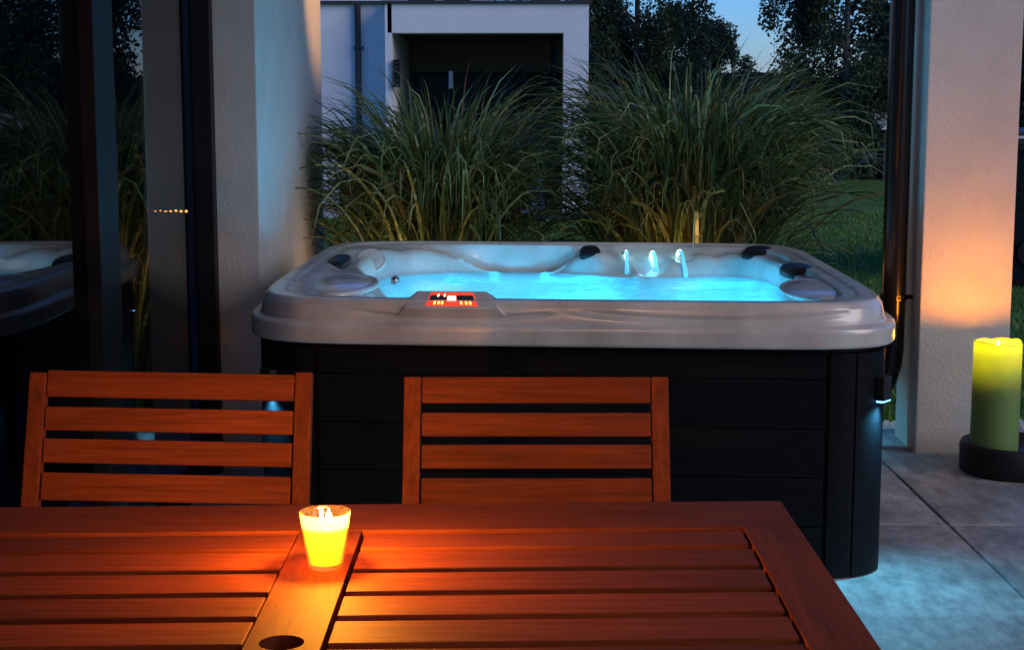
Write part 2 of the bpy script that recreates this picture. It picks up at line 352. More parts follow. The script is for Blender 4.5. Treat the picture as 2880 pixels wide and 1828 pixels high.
# ================================================================== HOT TUB
ht = thing('hot_tub', 'pearl grey acrylic hot tub in dark plank cabinet with glowing turquoise water', 'hot tub')
TM = Matrix(((.9966, .02, 0, .175), (-.0822, 1, 0, 5.68), (0, 0, 1, .84), (0, 0, 0, 1)))
CU, CV, AU, AV = .016, .045, .983, 1.05
def se(phi, a, b_, n): return (np.abs(np.cos(phi) / a) ** n + np.abs(np.sin(phi) / b_) ** n) ** (-1 / n)
NP = 720
base = np.linspace(0, 2 * np.pi, NP, endpoint=False)
r0 = se(base, AU, AV, 8)[:, None]
dirv = np.stack([np.cos(base), np.sin(base)], 1)
C0 = np.array([CU, CV])
def ring(a, b_, n, c=C0): return c + dirv * se(base, a, b_, n)[:, None]
top = ring(AU, AV, 8)
u = top[:, 0]
# water line as measured: polar curve round (0.06,-.05)
ctrl = [(0, .82, .05), (14, .83, .27), (38, .83, .64), (44, .775, .80), (50, .69, .865), (58, .52, .80), (68, .36, .76), (76, .24, .80), (84, .12, .86), (92, -.05, .95), (104, -.25, .965), (118, -.46, .90),
        (134, -.67, .75), (142, -.72, .60), (160, -.73, .36), (176, -.66, .12), (190, -.60, -.02), (206, -.55, -.45), (225, -.55, -.78), (250, -.2, -.86), (270, .05, -.87), (300, .45, -.86), (320, .74, -.74), (345, .80, -.3)]
wa = np.array([math.atan2(y - CV, x - CU) % (2 * math.pi) for _, x, y in ctrl]); wr_ = np.array([math.hypot(x - CU, y - CV) for _, x, y in ctrl])
o_ = np.argsort(wa); wa, wr_ = wa[o_], wr_[o_]
wrad = np.interp(base, np.r_[wa[-1] - 2 * np.pi, wa, wa[0] + 2 * np.pi], np.r_[wr_[-1], wr_, wr_[0]])
kk = np.exp(-.5 * (np.arange(-14, 15) / 6.) ** 2); kk /= kk.sum()
wrad = np.convolve(np.r_[wrad[-14:], wrad, wrad[:14]], kk, 'valid')
water_line = C0 + dirv * wrad[:, None]
inner = ring(AU - .095, AV - .085, 7)
# crest height of the moulded shoulder at each angle
uu, vv = inner[:, 0], inner[:, 1]
back = smooth01((vv - .70) / .12)
cx = np.array([-1, -.80, -.72, -.62, -.50, -.40, -.30, -.16, -.05, .02, .08, .14, .20, .26, .32, .40, .50, .60, .68, .78, .9, 1.0])
cz = np.array([-.02, -.012, -.014, -.022, -.045, -.085, -.135, -.14, -.14, -.10, -.055, -.030, -.030, -.045, -.050, -.048, -.048, -.045, -.040, -.030, -.028, -.03])
crest = back * np.interp(uu, cx, cz) + (1 - back) * -.032
gl = np.array([0, .03, .07, .12, .2, .3, .4, .5, .6, .7, .78, .86, .93, 1.0])
rings = []
def R3(xy, z): rings.append(np.c_[xy, np.full(NP, z) if np.isscalar(z) else z])
def seo(d): return ring(AU + d, AV + d, 8 if d > -.02 else 7.5)
# swoosh grooves pressed into the front skirt
def skirt(d, z):
    xy = seo(d); zz = np.full(NP, z)
    fr = (xy[:, 1] < -.93) & (np.abs(xy[:, 0]) < .85)
    g1 = -.034 - .026 * (1 - ((xy[:, 0] + .34) / .33) ** 2); w1 = np.clip(1 - np.abs((xy[:, 0] + .34) / .33), 0, 1)
    g2 = (-.026 - .032 * (1 - ((xy[:, 0] - .45) / .45) ** 2)); w2 = np.clip(1.05 - np.abs((xy[:, 0] - .45) / .45), 0, 1)
    for g, w_, amp in ((g1, w1, .010), (g2, w2, .005)):
        dd = amp * np.exp(-((z - g) / (.0065 if amp > .007 else .011)) ** 2) * smooth01(w_ * 3) * fr
        xy = xy + np.c_[np.zeros(NP), dd]
    R3(xy, zz)
# from the underside of the lip up over the front and inwards
R3(seo(.018), -.150); R3(seo(.034), -.148); R3(seo(.040), -.142)
for z in np.linspace(-.135, -.088, 4): R3(seo(.041), z)
R3(seo(.039), -.082); R3(seo(.033), -.078); R3(seo(.020), -.076)
for z in np.linspace(-.072, -.022, 26):
    k = (z + .072) / .072; skirt(.012 - .012 * k ** 1.4, z)
for a_ in np.linspace(0, 90, 8)[1:]:
    R3(seo(-.018 * (1 - math.cos(R(a_)))), -.020 + .020 * math.sin(R(a_)))
R3(seo(-.035), .0); R3(seo(-.055), .0); R3(seo(-.058), -.001); R3(seo(-.063), -.006); R3(seo(-.068), -.0065)
R3(seo(-.08), -.007)
for g in gl:
    xy = inner + (water_line - inner) * (g ** .9)
    edge = -.008
    wsh = smooth01(g / .22)
    fallp = smooth01((g - .55) / .45)
    zc = edge + (crest - edge) * wsh
    z = zc + (-.1235 - zc) * fallp
    deep = crest < -.1
    # fountain panel: plain slope
    fp = back * np.exp(-((uu - .40) / .17) ** 4)
    z = z * (1 - fp) + fp * (-.012 - .11 * g ** .9)
    # sweeping folds between the fountains and the right-hand corner
    fold = back * smooth01((uu - .46) / .08) * smooth01((.80 - uu) / .08)
    z = z + fold * .009 * np.sin((uu * 1.0 - g * .16) * 46) * math.sin(math.pi * min(1, g * 1.1))
    # raised ridges where the lobes meet the deep back wall
    for uc_, wd in ((-.66 + .40 * g ** .8, .020), (.10 - .17 * g, .018), (.21 + .22 * g, .018)):
        e_ = back * np.exp(-((uu - uc_) / wd) ** 2) * smooth01(g / .15) * smooth01((1.02 - g) / .1)
        z = z + .010 * e_; xy = xy - np.c_[np.zeros(NP), .016 * e_]
    # left corner body recess
    z = z + (-.014) * np.exp(-((uu + .74) / .05) ** 2) * np.exp(-((g - .5) / .2) ** 2) * back
    R3(xy, z)
for k, z in ((.985, -.18), (.96, -.30), (.93, -.45), (.88, -.56), (.7, -.60), (.35, -.60), (.02, -.60)):
    R3(C0 + (water_line - C0) * k, z)
V = np.concatenate(rings); nr = len(rings)
outer_part = np.arange(len(V)) < 45 * NP; V[outer_part, 2] *= .9
i, j = np.meshgrid(np.arange(nr - 1), np.arange(NP), indexing='ij'); j2 = (j + 1) % NP
F = np.stack([i * NP + j, i * NP + j2, (i + 1) * NP + j2, (i + 1) * NP + j], -1).reshape(-1, 4)
sh = npmesh('shell', V, F, M['acrylic'], ht, smooth=True); sh.data.transform(TM)
# water surface
rr = np.linspace(.01, 1.03, 90); g_, p_ = np.meshgrid(rr, np.arange(NP // 2), indexing='ij')
wl2 = water_line[::2]
XY = C0 + (wl2 - C0)[p_] * g_[..., None]
def wob(x, y):
    z = np.zeros_like(x)
    for k in range(26):
        a_ = rng.uniform(0, 6.28); f_ = rng.uniform(14, 75); z += np.sin((x * math.cos(a_) + y * math.sin(a_)) * f_ + rng.uniform(0, 6.28) + 1.5 * np.sin(x * 5 + k)) / f_
    return z
zz = wob(XY[..., 0], XY[..., 1]) * .022
for ju, jv, am in ((.27, .60, .010), (.47, .56, .008), (.60, .57, .007), (-.42, .62, .012), (.1, .42, .008), (.66, .52, .010)):
    d = np.hypot(XY[..., 0] - ju, XY[..., 1] - jv); zz += am * np.cos(d * 70) * np.exp(-d * 11)
zz *= smooth01((1.0 - g_) / .1) * .9 + .1
V = np.concatenate([XY, (zz - .120)[..., None]], -1).reshape(-1, 3); n2 = NP // 2
i, j = np.meshgrid(np.arange(len(rr) - 1), np.arange(n2), indexing='ij'); j2 = (j + 1) % n2
F = np.stack([i * n2 + j, i * n2 + j2, (i + 1) * n2 + j2, (i + 1) * n2 + j], -1).reshape(-1, 4)
wt = npmesh('spa_water', V, F, M['water'], ht, smooth=True); wt.data.transform(TM)
def T(u_, v_, z_): return TM @ Vector((u_, v_, z_))
for (u_, v_, e_) in ((-.40, .64, 2.4), (.05, .68, 5.0), (.66, .56, 4.2), (-.1, .0, 1.6), (.5, -.1, 1.7), (-.35, -.3, .5), (.2, -.6, 1.6)):
    p = T(u_, v_, -.33)
    MB().lathe([(.001, .01), (.03, .006), (.034, 0)], p, 16).build('underwater_lamp', M['led_cyan'], ht, smooth=True)
    lamp('underwater_light', 'POINT', p + Vector((0, 0, .05)), e_, (.03, .50, .92), .05, ht)
# headrest pillows
def pillow(u_, v_, z_, a, b_, h, rz, tilt=0, drop=0):
    mb = MB(); prof = []
    pr_ = [(1, -.35), (1.02, 0), (.98, .35), (.85, .72), (.6, .93), (.3, 1.0), (.001, 1.0)]
    n = 36
    vs = []
    for r_, z in pr_:
        for k in range(n):
            ph = 2 * math.pi * k / n; s_ = se(np.array(ph), 1, 1, 3.0)
            vs.append((a * r_ * s_ * math.cos(ph), b_ * r_ * s_ * math.sin(ph), h * z))
    f = [(i * n + k, i * n + (k + 1) % n, (i + 1) * n + (k + 1) % n, (i + 1) * n + k) for i in range(len(pr_) - 1) for k in range(n)]
    mb.add(vs, f)
    mt = Matrix.Translation(T(u_, v_, z_)) @ Matrix.Rotation(rz, 4, 'Z') @ Matrix.Rotation(tilt, 4, 'X')
    o = mb.build('headrest', M['pillow'], ht, smooth=True, mat=mt)
    return o
pillow(-.850, .30, -.020, .036, .165, .026, R(-2))
pillow(.135, .94, -.038, .044, .038, .026, 0, R(35))
pillow(.825, .885, -.026, .060, .070, .024, R(-25), R(10))
pillow(.885, .20, -.035, .060, .115, .034, R(3), R(0))
# round filter lids at the two front corners and body jets
def disc(name, u_, v_, z_, a, b_, mt_, rz=0, tx=0, ty=0, h=.008, n=40):
    mb = MB(); mb.lathe([(1, -.5), (1, 0), (.97, .35), (.90, .5), (.86, .2), (.84, .2), (.80, .55), (.4, .9), (.001, 1)], n=n)
    mb.v = [(x * a, y * b_, z * h) for x, y, z in mb.v]
    return mb.build(name, mt_, ht, smooth=True, mat=Matrix.Translation(T(u_, v_, z_)) @ Matrix.Rotation(rz, 4, 'Z') @ Matrix.Rotation(tx, 4, 'X') @ Matrix.Rotation(ty, 4, 'Y'))
disc('filter_lid', -.755, -.36, -.028, .125, .30, M['acrylic'], h=.016)
disc('filter_lid', .845, -.36, -.028, .105, .27, M['acrylic'], ty=R(-5), h=.010)
disc('control_knob', -.60, -.05, -.05, .016, .020, M['chrome'], h=.02, n=16)
disc('jet_face', -.765, .66, -.045, .060, .055, M['acrylic'], tx=R(55), h=.006)
disc('air_knob', .875, .46, -.025, .026, .03, M['chrome'], h=.012, n=20)
# fountain nozzles with streams whose glow is emission in the water material
for k, (u_, v_, dx, dz) in enumerate(((.285, .955, .0, .0), (.39, .955, .016, -.002), (.50, .955, .022, .004))):
    z0 = -.052
    mt = Matrix.Translation(T(u_, v_, z0)) @ Matrix.Rotation(R(38), 4, 'X')
    nb = MB().lathe([(.026, -.006), (.026, .004), (.020, .007), (.010, .004), (.001, .004)], n=24).build('fountain_nozzle', M['button'], ht, smooth=True, mat=mt)
    MB().lathe([(.028, -.004), (.0305, -.001), (.029, .002), (.026, .0015)], n=24).build('nozzle_ring', M['led_blue'], nb, smooth=True, mat=mt)
    pts = [T(u_ + dx * s * 1.4, v_ - .02 - .14 * s, z0 + .006 + .17 * s * .95 - .29 * s * s + dz) for s in np.linspace(0, 1, 16)]
    pts2 = [p for p in pts if p.z > .84 - .135]
    MB().tube(pts2[:6], [.006, .0075, .0075, .007, .006, .005], 10).build('fountain_jet', M['streamhot'], ht, smooth=True)
    for q in (-1, 1):
        ps = [p + Vector((q * (.0035 + .0015 * math.sin(ii)), 0, 0)) for ii, p in enumerate(pts2[4:])]
        MB().tube(ps, [.0045 - .00015 * ii + .0008 * math.sin(ii * 1.7 + q) for ii in range(len(ps))], 8).build('water_stream', M['stream'], ht, smooth=True)
lamp('fountain_light', 'POINT', T(.39, .84, -.03), .14, (.1, .6, 1), .03, ht)
# control panel
cpn = MB()
fz = -.012
bt_ = [(-.50, -1.012, -.038), (-.20, -1.012, -.038), (-.225, -.93, .014), (-.475, -.93, .014)]
tp = [(-.480, -1.028, -.019), (-.195, -1.028, -.019), (-.235, -.935, .021), (-.445, -.935, .021)]
low = [(-.510, -1.010, -.050), (-.165, -1.010, -.050), (-.205, -.90, -.004), (-.475, -.90, -.004)]
def quadz(a_, b_, s, t_, lift=0):
    P = [Vector(x) for x in tp]; p = P[0].lerp(P[1], s).lerp(P[3].lerp(P[2], s), t_); nrm = (P[1] - P[0]).cross(P[3] - P[0]).normalized(); return p + nrm * lift
cpn.add(low + tp, [(0, 1, 5, 4), (1, 2, 6, 5), (2, 3, 7, 6), (3, 0, 4, 7), (4, 5, 6, 7), (3, 2, 1, 0)])
cp = cpn.build('control_panel', M['acrylic'], ht, bevel=.009, mat=TM, seg=4)
def onpanel(name, s0, s1, t0, t1, l0, l1, mt_):
    vs = [quadz(0, 0, s, t_, l) for l in (l0, l1) for s, t_ in ((s0, t0), (s1, t0), (s1, t1), (s0, t1))]
    return MB().add(vs, [(3, 2, 1, 0), (4, 5, 6, 7), (0, 1, 5, 4), (1, 2, 6, 5), (2, 3, 7, 6), (3, 0, 4, 7)]).build(name, mt_, cp, mat=TM)
onpanel('backlit_plate', .215, .785, .09, .86, .0005, .002, M['red_panel'])
onpanel('button_strip', .235, .44, .40, .64, .003, .005, M['button']); onpanel('button_strip', .56, .77, .40, .64, .003, .005, M['button'])
onpanel('display', .45, .55, .38, .58, .003, .0055, M['dispwhite'])
for s in (.32, .40): onpanel('indicator', s, s + .02, .55, .68, .0052, .0062, M['dispwhite'])
for s in (.30, .345, .385, .60, .655, .70): onpanel('indicator', s, s + .020, .14, .28, .003, .0045, M['amber'])
# cabinet: planks and corner posts
cw = MB(); inset = .008
cxy = ring(AU - inset - .012, AV - inset - .012, 10)
MB2 = MB(); 
vs = [(*p, z) for z in (-.84, -.13) for p in cxy[::6]]; nn = len(cxy[::6])
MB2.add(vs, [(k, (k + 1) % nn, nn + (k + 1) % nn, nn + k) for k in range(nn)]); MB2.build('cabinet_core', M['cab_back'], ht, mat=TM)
zs = [-.835, -.679, -.528, -.379, -.229, -.146]
L, Rr, Fv, Bv = CU - AU + inset, CU + AU - inset, CV - AV + inset, CV + AV - inset
for a_, b_ in zip(zs[:-1], zs[1:]):
    z0, z1 = a_ + .0016, b_ - .0016
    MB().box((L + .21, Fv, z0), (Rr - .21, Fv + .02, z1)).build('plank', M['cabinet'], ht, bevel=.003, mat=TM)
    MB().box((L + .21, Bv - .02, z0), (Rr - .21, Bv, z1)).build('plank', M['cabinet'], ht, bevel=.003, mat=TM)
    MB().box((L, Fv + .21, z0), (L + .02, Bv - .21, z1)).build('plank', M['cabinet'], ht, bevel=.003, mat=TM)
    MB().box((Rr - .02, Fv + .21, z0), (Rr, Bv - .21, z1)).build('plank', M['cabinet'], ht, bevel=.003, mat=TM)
def arc(cx_, cy_, r_, a0, a1, n): return [(cx_ + r_ * math.cos(R(a0 + (a1 - a0) * k / n)), cy_ + r_ * math.sin(R(a0 + (a1 - a0) * k / n))) for k in range(n + 1)]
for cx_, cy_, a0 in ((L + .2, Fv + .2, 180), (Rr - .2, Fv + .2, 270), (Rr - .2, Bv - .2, 0), (L + .2, Bv - .2, 90)):
    for s0, s1 in ((1, 24), (25, 65), (66, 89)):
        rr_ = .204 if s0 == 25 else .200
        ar = arc(cx_, cy_, rr_, a0 + s0, a0 + s1, 8); ai = arc(cx_, cy_, rr_ - .03, a0 + s0, a0 + s1, 8)
        ztop = -.15 if s0 != 25 else -.15
        vs = [(*p, z) for z in (-.835, ztop) for p in ar + ai[::-1]]; n = 18
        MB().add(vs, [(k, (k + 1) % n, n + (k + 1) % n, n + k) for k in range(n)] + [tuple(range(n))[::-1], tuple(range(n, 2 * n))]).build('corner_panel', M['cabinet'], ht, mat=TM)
# corner lights on the cabinet
for cx_, cy_, ang, pw in ((L + .2, Fv + .2, 225, 1.2), (Rr - .2, Fv + .2, 324, 1.5), (Rr - .2, Bv - .2, 45, 1.0), (L + .2, Bv - .2, 135, 1.6)):
    for dd in (0,):
        rx, ry = math.cos(R(ang)), math.sin(R(ang))
        mt = TM @ Matrix.Translation((cx_ + .214 * rx, cy_ + .214 * ry, -.30)) @ Matrix.Rotation(R(ang), 4, 'Z')
        fx = MB().box((-.012, -.028, .0), (.018, .028, .075)).build('corner_light', M['cab_back'], ht, bevel=.006, mat=mt)
        MB().box((-.006, -.028, -.004), (.014, .028, .0)).build('light_lens', M['led_blue'], fx, mat=mt)
        sp = lamp('corner_glow', 'SPOT', (0, 0, 0), pw * 6.5, (.12, .62, .95), .012, ht, spot_size=R(130), spot_blend=.9)
        p = mt @ Vector((.010, 0, -.012)); dirn = Vector((math.cos(R(ang)) * .12 - (.1 if ang > 300 else 0), math.sin(R(ang)) * .12 - (.42 if ang > 300 else 0), -1)).normalized()
        sp.location = p; sp.rotation_euler = dirn.to_track_quat('-Z', 'Y').to_euler()

# ================================================================== TABLE
SK = .033
tb_ = thing('garden_table', 'reddish brown slatted wooden garden table with a parasol hole in the middle board', 'table', (-.295, 1.94, 0))
def ts(x): return SK * (x + .24)
def slab4(name, x0, x1, y0, y1, z0, z1, mt_, par, bev=.002):   # board whose ends follow the table's slight skew
    X = (-.295); Y = 1.94
    vs = [(x - X, y + ts(x) - Y, z) for z in (z0, z1) for x, y in ((x0, y0), (x1, y0), (x1, y1), (x0, y1))]
    return MB().add(vs, [(3, 2, 1, 0), (4, 5, 6, 7), (0, 1, 5, 4), (1, 2, 6, 5), (2, 3, 7, 6), (3, 0, 4, 7)]).build(name, mt_, par, bevel=bev)
Z0, Z1 = .715, .74
slab4('end_board', -1.06, .467, 2.478, 2.648, Z0, Z1, M['wood_x'], tb_)
slab4('end_board', -1.06, .467, 1.24, 1.402, Z0, Z1, M['wood_x'], tb_)
slab4('side_board', .377, .467, 1.405, 2.475, Z0, Z1, M['wood_y'], tb_)
slab4('side_board', -1.06, -.97, 1.405, 2.475, Z0, Z1, M['wood_y'], tb_)
gy = [2.472, 2.369, 2.260, 2.149, 2.041, 1.930, 1.821, 1.713, 1.604, 1.495, 1.405]
for k in range(len(gy) - 1):
    for x0, x1 in ((-.236, .372), (-.965, -.345)):
        slab4('slat', x0, x1, gy[k + 1] + .0112, gy[k] - .0112, Z0 + .002, Z1 - .0015, M['wood_x'], tb_)
# centre board with round hole
bm = bmesh.new(); hx, hy, hr = 0.0, 0.0, .029
n = 40; outer = []
x0, x1 = -.046, .052; yA, yB = 1.405 - 1.94, 2.475 - 1.94
cir = [(hr * math.cos(2 * math.pi * k / n), hr * math.sin(2 * math.pi * k / n)) for k in range(n)]
sq = []
for k in range(n):
    a_ = 2 * math.pi * k / n; c_, s_ = math.cos(a_), math.sin(a_); q = .046 / max(abs(c_), abs(s_)); sq.append((q * c_ if c_ < 0 else q * c_ * (x1 / .046), q * s_))
mb = MB()
vs = [(*p, Z1) for p in cir] + [(*p, Z1) for p in sq] + [(*p, Z0) for p in cir]
mb.add(vs, [(k, n + k, n + (k + 1) % n, (k + 1) % n) for k in range(n)] + [(k, (k + 1) % n, 2 * n + (k + 1) % n, 2 * n + k) for k in range(n)])
mb.box((x0, .046, Z0), (x1, yB, Z1)); mb.box((x0, yA, Z0), (x1, -.046, Z1))
mb.add([(x0, -.046, Z1), (x0, .046, Z1), (x0, .046, Z0), (x0, -.046, Z0), (x1, -.046, Z1), (x1, .046, Z1), (x1, .046, Z0), (x1, -.046, Z0)], [(0, 1, 2, 3), (4, 7, 6, 5)])
mb.build('centre_board', M['wood_y'], tb_)
for y0 in (1.42, 2.43): slab4('apron', -1.0, .41, y0, y0 + .03, .63, .713, M['wood_x'], tb_)
for x0 in (-1.0, .385): slab4('apron', x0, x0 + .025, 1.45, 2.43, .63, .713, M['wood_y'], tb_)
for x0 in (-.34, -.27): slab4('under_rail', x0, x0 + .03, 1.45, 2.43, .66, .713, M['wood_y'], tb_)
for x0 in (-1.03, .375):
    for y0 in (1.30, 2.50): slab4('leg', x0, x0 + .065, y0, y0 + .065, 0, .713, M['wood_z'], tb_, .005)

# ================================================================== CHAIRS
def chair(lab, loc, w, rz, lean, lat=0):
    c = thing('folding_chair', lab, 'chair', loc, rz, 'slatted wooden chairs behind the table')
    hw_ = w / 2
    def back(z): return Vector((lat * (.9 - z), .10 * lean * (z - .45) / .45, z))       # centre line of the leaning back
    tilt = back(1) - back(0)
    for s in (-1, 1):
        top_, bot = back(.895) + Vector((s * (hw_ - .016), 0, 0)), back(.40) + Vector((s * (hw_ - .012), 0, 0))
        MB().bar(bot, top_, .033, .026).build('back_post', M['wood_z'], c, bevel=.003)
        MB().bar((s * (hw_ - .03), .02, .44), (s * (hw_ - .03), .20, 0), .03, .03).build('leg', M['wood_z'], c, bevel=.003)
        MB().bar((s * (hw_ - .03), -.05, .44), (s * (hw_ - .03), -.40, 0), .03, .03).build('leg', M['wood_z'], c, bevel=.003)
        MB().bar((s * (hw_ - .03), .03, .44), (s * (hw_ - .03), -.40, .45), .03, .03).build('seat_rail', M['wood_y'], c, bevel=.003)
    for z0, z1 in ((.847, .896), (.785, .829), (.7255, .770), (.657, .708), (.56, .60)):
        a_, b_ = back(z0), back(z1); off = Vector((0, -.004, 0))
        MB().bar(a_ + off, b_ + off, w - .068, .016).build('slat', M['wood_x'], c, bevel=.003)
    for k in range(7):
        y0 = -.40 + k * .061
        MB().box((-hw_ + .045, y0, .455), (hw_ - .045, y0 + .05, .472)).build('seat_slat', M['wood_x'], c, bevel=.003)
    return c
chair('slatted wooden chair behind the table nearest the glass doors, left of the candle', (-.662, 2.90, 0), .548, 0, 1.3, -.02).scale = (1, 1, 1.010)
chair('slatted wooden chair behind the table in front of the middle of the tub', (.047, 2.90, 0), .512, 0, 1.3, 0)

# ================================================================== CANDLES
cg = thing('candle_glass', 'small tapered glass with a burning yellow candle on the table', 'candle', (-.277, 2.272, .7405)); cg.scale = (.87, .87, .87)
MB().lathe([(.001, .0), (.026, 0), (.030, .003), (.043, .094), (.0435, .0975), (.0415, .0975), (.0405, .094), (.0285, .008), (.001, .007)], n=40).build('glass', M['jar'], cg, smooth=True)
MB().lathe([(.001, .0085), (.027, .0085), (.0285, .02), (.0378, .072), (.034, .075), (.020, .072), (.001, .070)], n=36).build('wax', M['yellow_wax'], cg, smooth=True)
MB().tube([(.006, 0, .064), (.0065, 0, .078)], .001, 6).build('wick', M['wick'], cg)
MB().lathe([(.0005, 0), (.0035, .003), (.0052, .008), (.004, .014), (.0015, .020), (.0003, .024)], (.0065, 0, .079), 14).build('flame', M['flame'], cg, smooth=True)
lamp('flame_light', 'POINT', (.0065, 0, .112), 9.0, (1, .33, .025), .010, cg)
lamp('wax_glow', 'POINT', (0, 0, .058), (.13), (1, .44, .045), .012, cg)  # extra lamp hidden inside the wax, added to make it glow
cdish = tag(MB().lathe([(.001, 0), (.195, 0), (.205, .01), (.207, .10), (.20, .118), (.19, .120), (.182, .112), (.178, .09), (.001, .088)], (1.965, 6.04, .001), 56).build('candle_dish', M['candle_dish'], smooth=True), 'low round black dish holding the big green candle beside the pillar', 'dish')
pc = thing('pillar_candle', 'thick tall lime green candle burning on a black dish beside the pillar', 'candle', (1.873, 6.0, .09))
nn = 60; prof = [(.0905, 0), (.0915, .05), (.0900, .20), (.0905, .36), (.0900, .425), (.0875, .434), (.0840, .430), (.081, .415), (.078, .385), (.05, .375), (.001, .373)]
mb = MB(); vs = []
for r_, z in prof:
    for k in range(nn):
        ph = 2 * math.pi * k / nn; e = smooth01((z - .38) / .05) if r_ > .075 else 0
        vs.append((r_ * math.cos(ph) * (1 + .012 * math.sin(2 * ph + z * 8)), r_ * math.sin(ph) * (1 + .01 * math.sin(3 * ph)), z + float(e) * (.0035 * math.sin(2 * ph + 1) + .002 * math.sin(7 * ph))))
mb.add(vs, [(i * nn + k, i * nn + (k + 1) % nn, (i + 1) * nn + (k + 1) % nn, (i + 1) * nn + k) for i in range(len(prof) - 1) for k in range(nn)])
mb.build('wax', M['green_wax'], pc, smooth=True)
MB().tube([(0, 0, .373), (.001, 0, .388)], .0015, 6).build('wick', M['wick'], pc)
MB().lathe([(.0005, 0), (.006, .006), (.009, .014), (.007, .024), (.003, .036), (.0004, .046)], (.001, 0, .387), 14).build('flame', M['flame'], pc, smooth=True)
lamp('flame_light', 'POINT', (.001, 0, .416), 11, (1, .27, .0), .018, pc)
MB().lathe([(.001, .01), (.084, .01), (.084, .22), (.07, .30), (.035, .355), (.001, .362)], n=32).build('light_block_core', simple('light_block_green', (.10, .18, .06), .6), pc, smooth=True)  # opaque insert added to keep flame glow in the top of the wax
for x, y, r_, lab in ((2.03, 5.93, .022, 'larger white pebble in the front of the black candle dish'), (2.07, 5.97, .018, 'rounded white pebble at the right front rim of the black candle dish'),
                      (2.05, 6.05, .024, 'largest white pebble right beside the green candle in its dish'), (2.00, 5.90, .016, 'smallish white pebble at the very front of the black candle dish'),
                      (1.94, 5.885, .014, 'tiny white pebble directly in front of the green candle')):
    o = MB().lathe([(.001, -.5), (.7, -.42), (1, 0), (.7, .45), (.001, .55)], (0, 0, 0), 12).build('pebble', M['water_stone'], smooth=True, loc=(x, y, .1))
    tag(o, lab, 'pebble', 'pebbles in the candle dish'); o.scale = (r_, r_ * .8, r_)

# ================================================================== ORNAMENTAL GRASSES
def blades(n, cx_, cy_, spread, L0, L1, lean0, lean1, wid, bias=(0, 0), hot=.0, curl=(1.0, 2.2), seed=0, ex=3.2):
    rg = np.random.default_rng(seed); V = []; F = []; MI = []
    for q in range(n):
        a_ = rg.uniform(0, 2 * math.pi); rad = spread * math.sqrt(rg.random())
        p = np.array([cx_ + rad * math.cos(a_), cy_ + rad * math.sin(a_) * .8, -.08])
        az = a_ + rg.normal(0, .5); ln = rg.uniform(lean0, lean1); L = rg.uniform(L0, L1)
        h = np.array([math.cos(az) + bias[0] * rg.random(), math.sin(az) * .85 + bias[1], 0]); h /= np.linalg.norm(h) + 1e-9
        side = np.array([-h[1], h[0], 0]); tw = rg.uniform(-.8, .8); cu = rg.uniform(*curl); w0 = wid * rg.uniform(.7, 1.25)
        t_ = sorted(list(np.linspace(0, 1, 13)) + [x for b_ in rg.uniform(.35, .92, rg.integers(2, 6)) for x in (b_, b_ + .011)])
        qq = rg.random(); kind = 2 if qq < .06 else 3 if qq < .44 else 4 if qq < .60 else 0; prev = 0; ang = ln; idx = len(V); bset = 0
        side_curl = rg.normal(0, .25)
        for k, tt in enumerate(t_):
            ds = (tt - prev) * L; prev = tt
            ang = ln + cu * tt ** ex
            azz = side_curl * tt * tt
            hh = h * math.cos(azz) + side * math.sin(azz)
            d = hh * math.sin(ang) + np.array([0, 0, math.cos(ang)])
            p = p + d * ds
            nrm = np.cross(d, side); sv = side * math.cos(tw * tt * 1.6) + nrm * math.sin(tw * tt * 1.6)
            ww_ = w0 * (.55 + .9 * tt if tt < .4 else .91) * (1 - max(0, (tt - .5) / .5) ** 2 * .97)
            V.append(p - sv * ww_ / 2); V.append(p + sv * ww_ / 2)
            if k:
                F.append((idx + 2 * k - 2, idx + 2 * k - 1, idx + 2 * k + 1, idx + 2 * k)); MI.append(kind if kind in (2, 3) else (1 if (tt - t_[k - 1]) < .0115 else kind))
    return np.array(V), np.array(F), MI
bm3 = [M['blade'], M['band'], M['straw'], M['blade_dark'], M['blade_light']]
def clump(lab, cx_, cy_, spread, n, L, bias, seed):
    c = thing('ornamental_grass', lab, 'grass plant', (cx_, cy_, -.08), 0, 'tall ornamental grasses behind the hot tub')
    inv = Matrix.Translation((-cx_, -cy_, .08))
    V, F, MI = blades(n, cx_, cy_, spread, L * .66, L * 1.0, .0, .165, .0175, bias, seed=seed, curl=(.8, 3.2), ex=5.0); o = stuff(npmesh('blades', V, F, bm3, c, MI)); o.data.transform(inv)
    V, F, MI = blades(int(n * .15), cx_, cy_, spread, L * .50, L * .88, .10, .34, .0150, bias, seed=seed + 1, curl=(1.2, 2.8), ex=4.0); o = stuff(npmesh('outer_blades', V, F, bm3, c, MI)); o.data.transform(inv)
    for k in range(70):
        V, F, MI = blades(1, cx_ + random.uniform(-.1, .1), cy_ - random.uniform(.0, .10), spread * .7, L * .80, L * 1.08, .08, .36, .020, bias, seed=seed * 100 + k, curl=(1.4, 3.0))
        o = npmesh('blade', V, F, bm3, c, MI); o.data.transform(inv)
    mb = MB()
    for k in range(170):
        a_ = random.uniform(0, 6.28); r_ = spread * 1.0 * math.sqrt(random.random()); ln = r_ / spread * .25
        p0 = Vector((r_ * math.cos(a_), r_ * math.sin(a_) * .8, 0)); hh = random.uniform(.7, 1.15) * L / 1.9
        p1 = p0 + Vector((math.cos(a_) * ln * hh, math.sin(a_) * ln * hh, hh))
        mb.tube([p0, p0.lerp(p1, .5) - Vector((0, 0, 0)), p1], [.0035, .003, .002], 4, cap=False)
    stuff(mb.build('culms', M['culm'], c))
    return c
clump('shorter left-hand clump of arching banded ornamental grass behind the tub', -.36, 7.75, .20, 1800, 1.84, (-.10, -.02), 11)
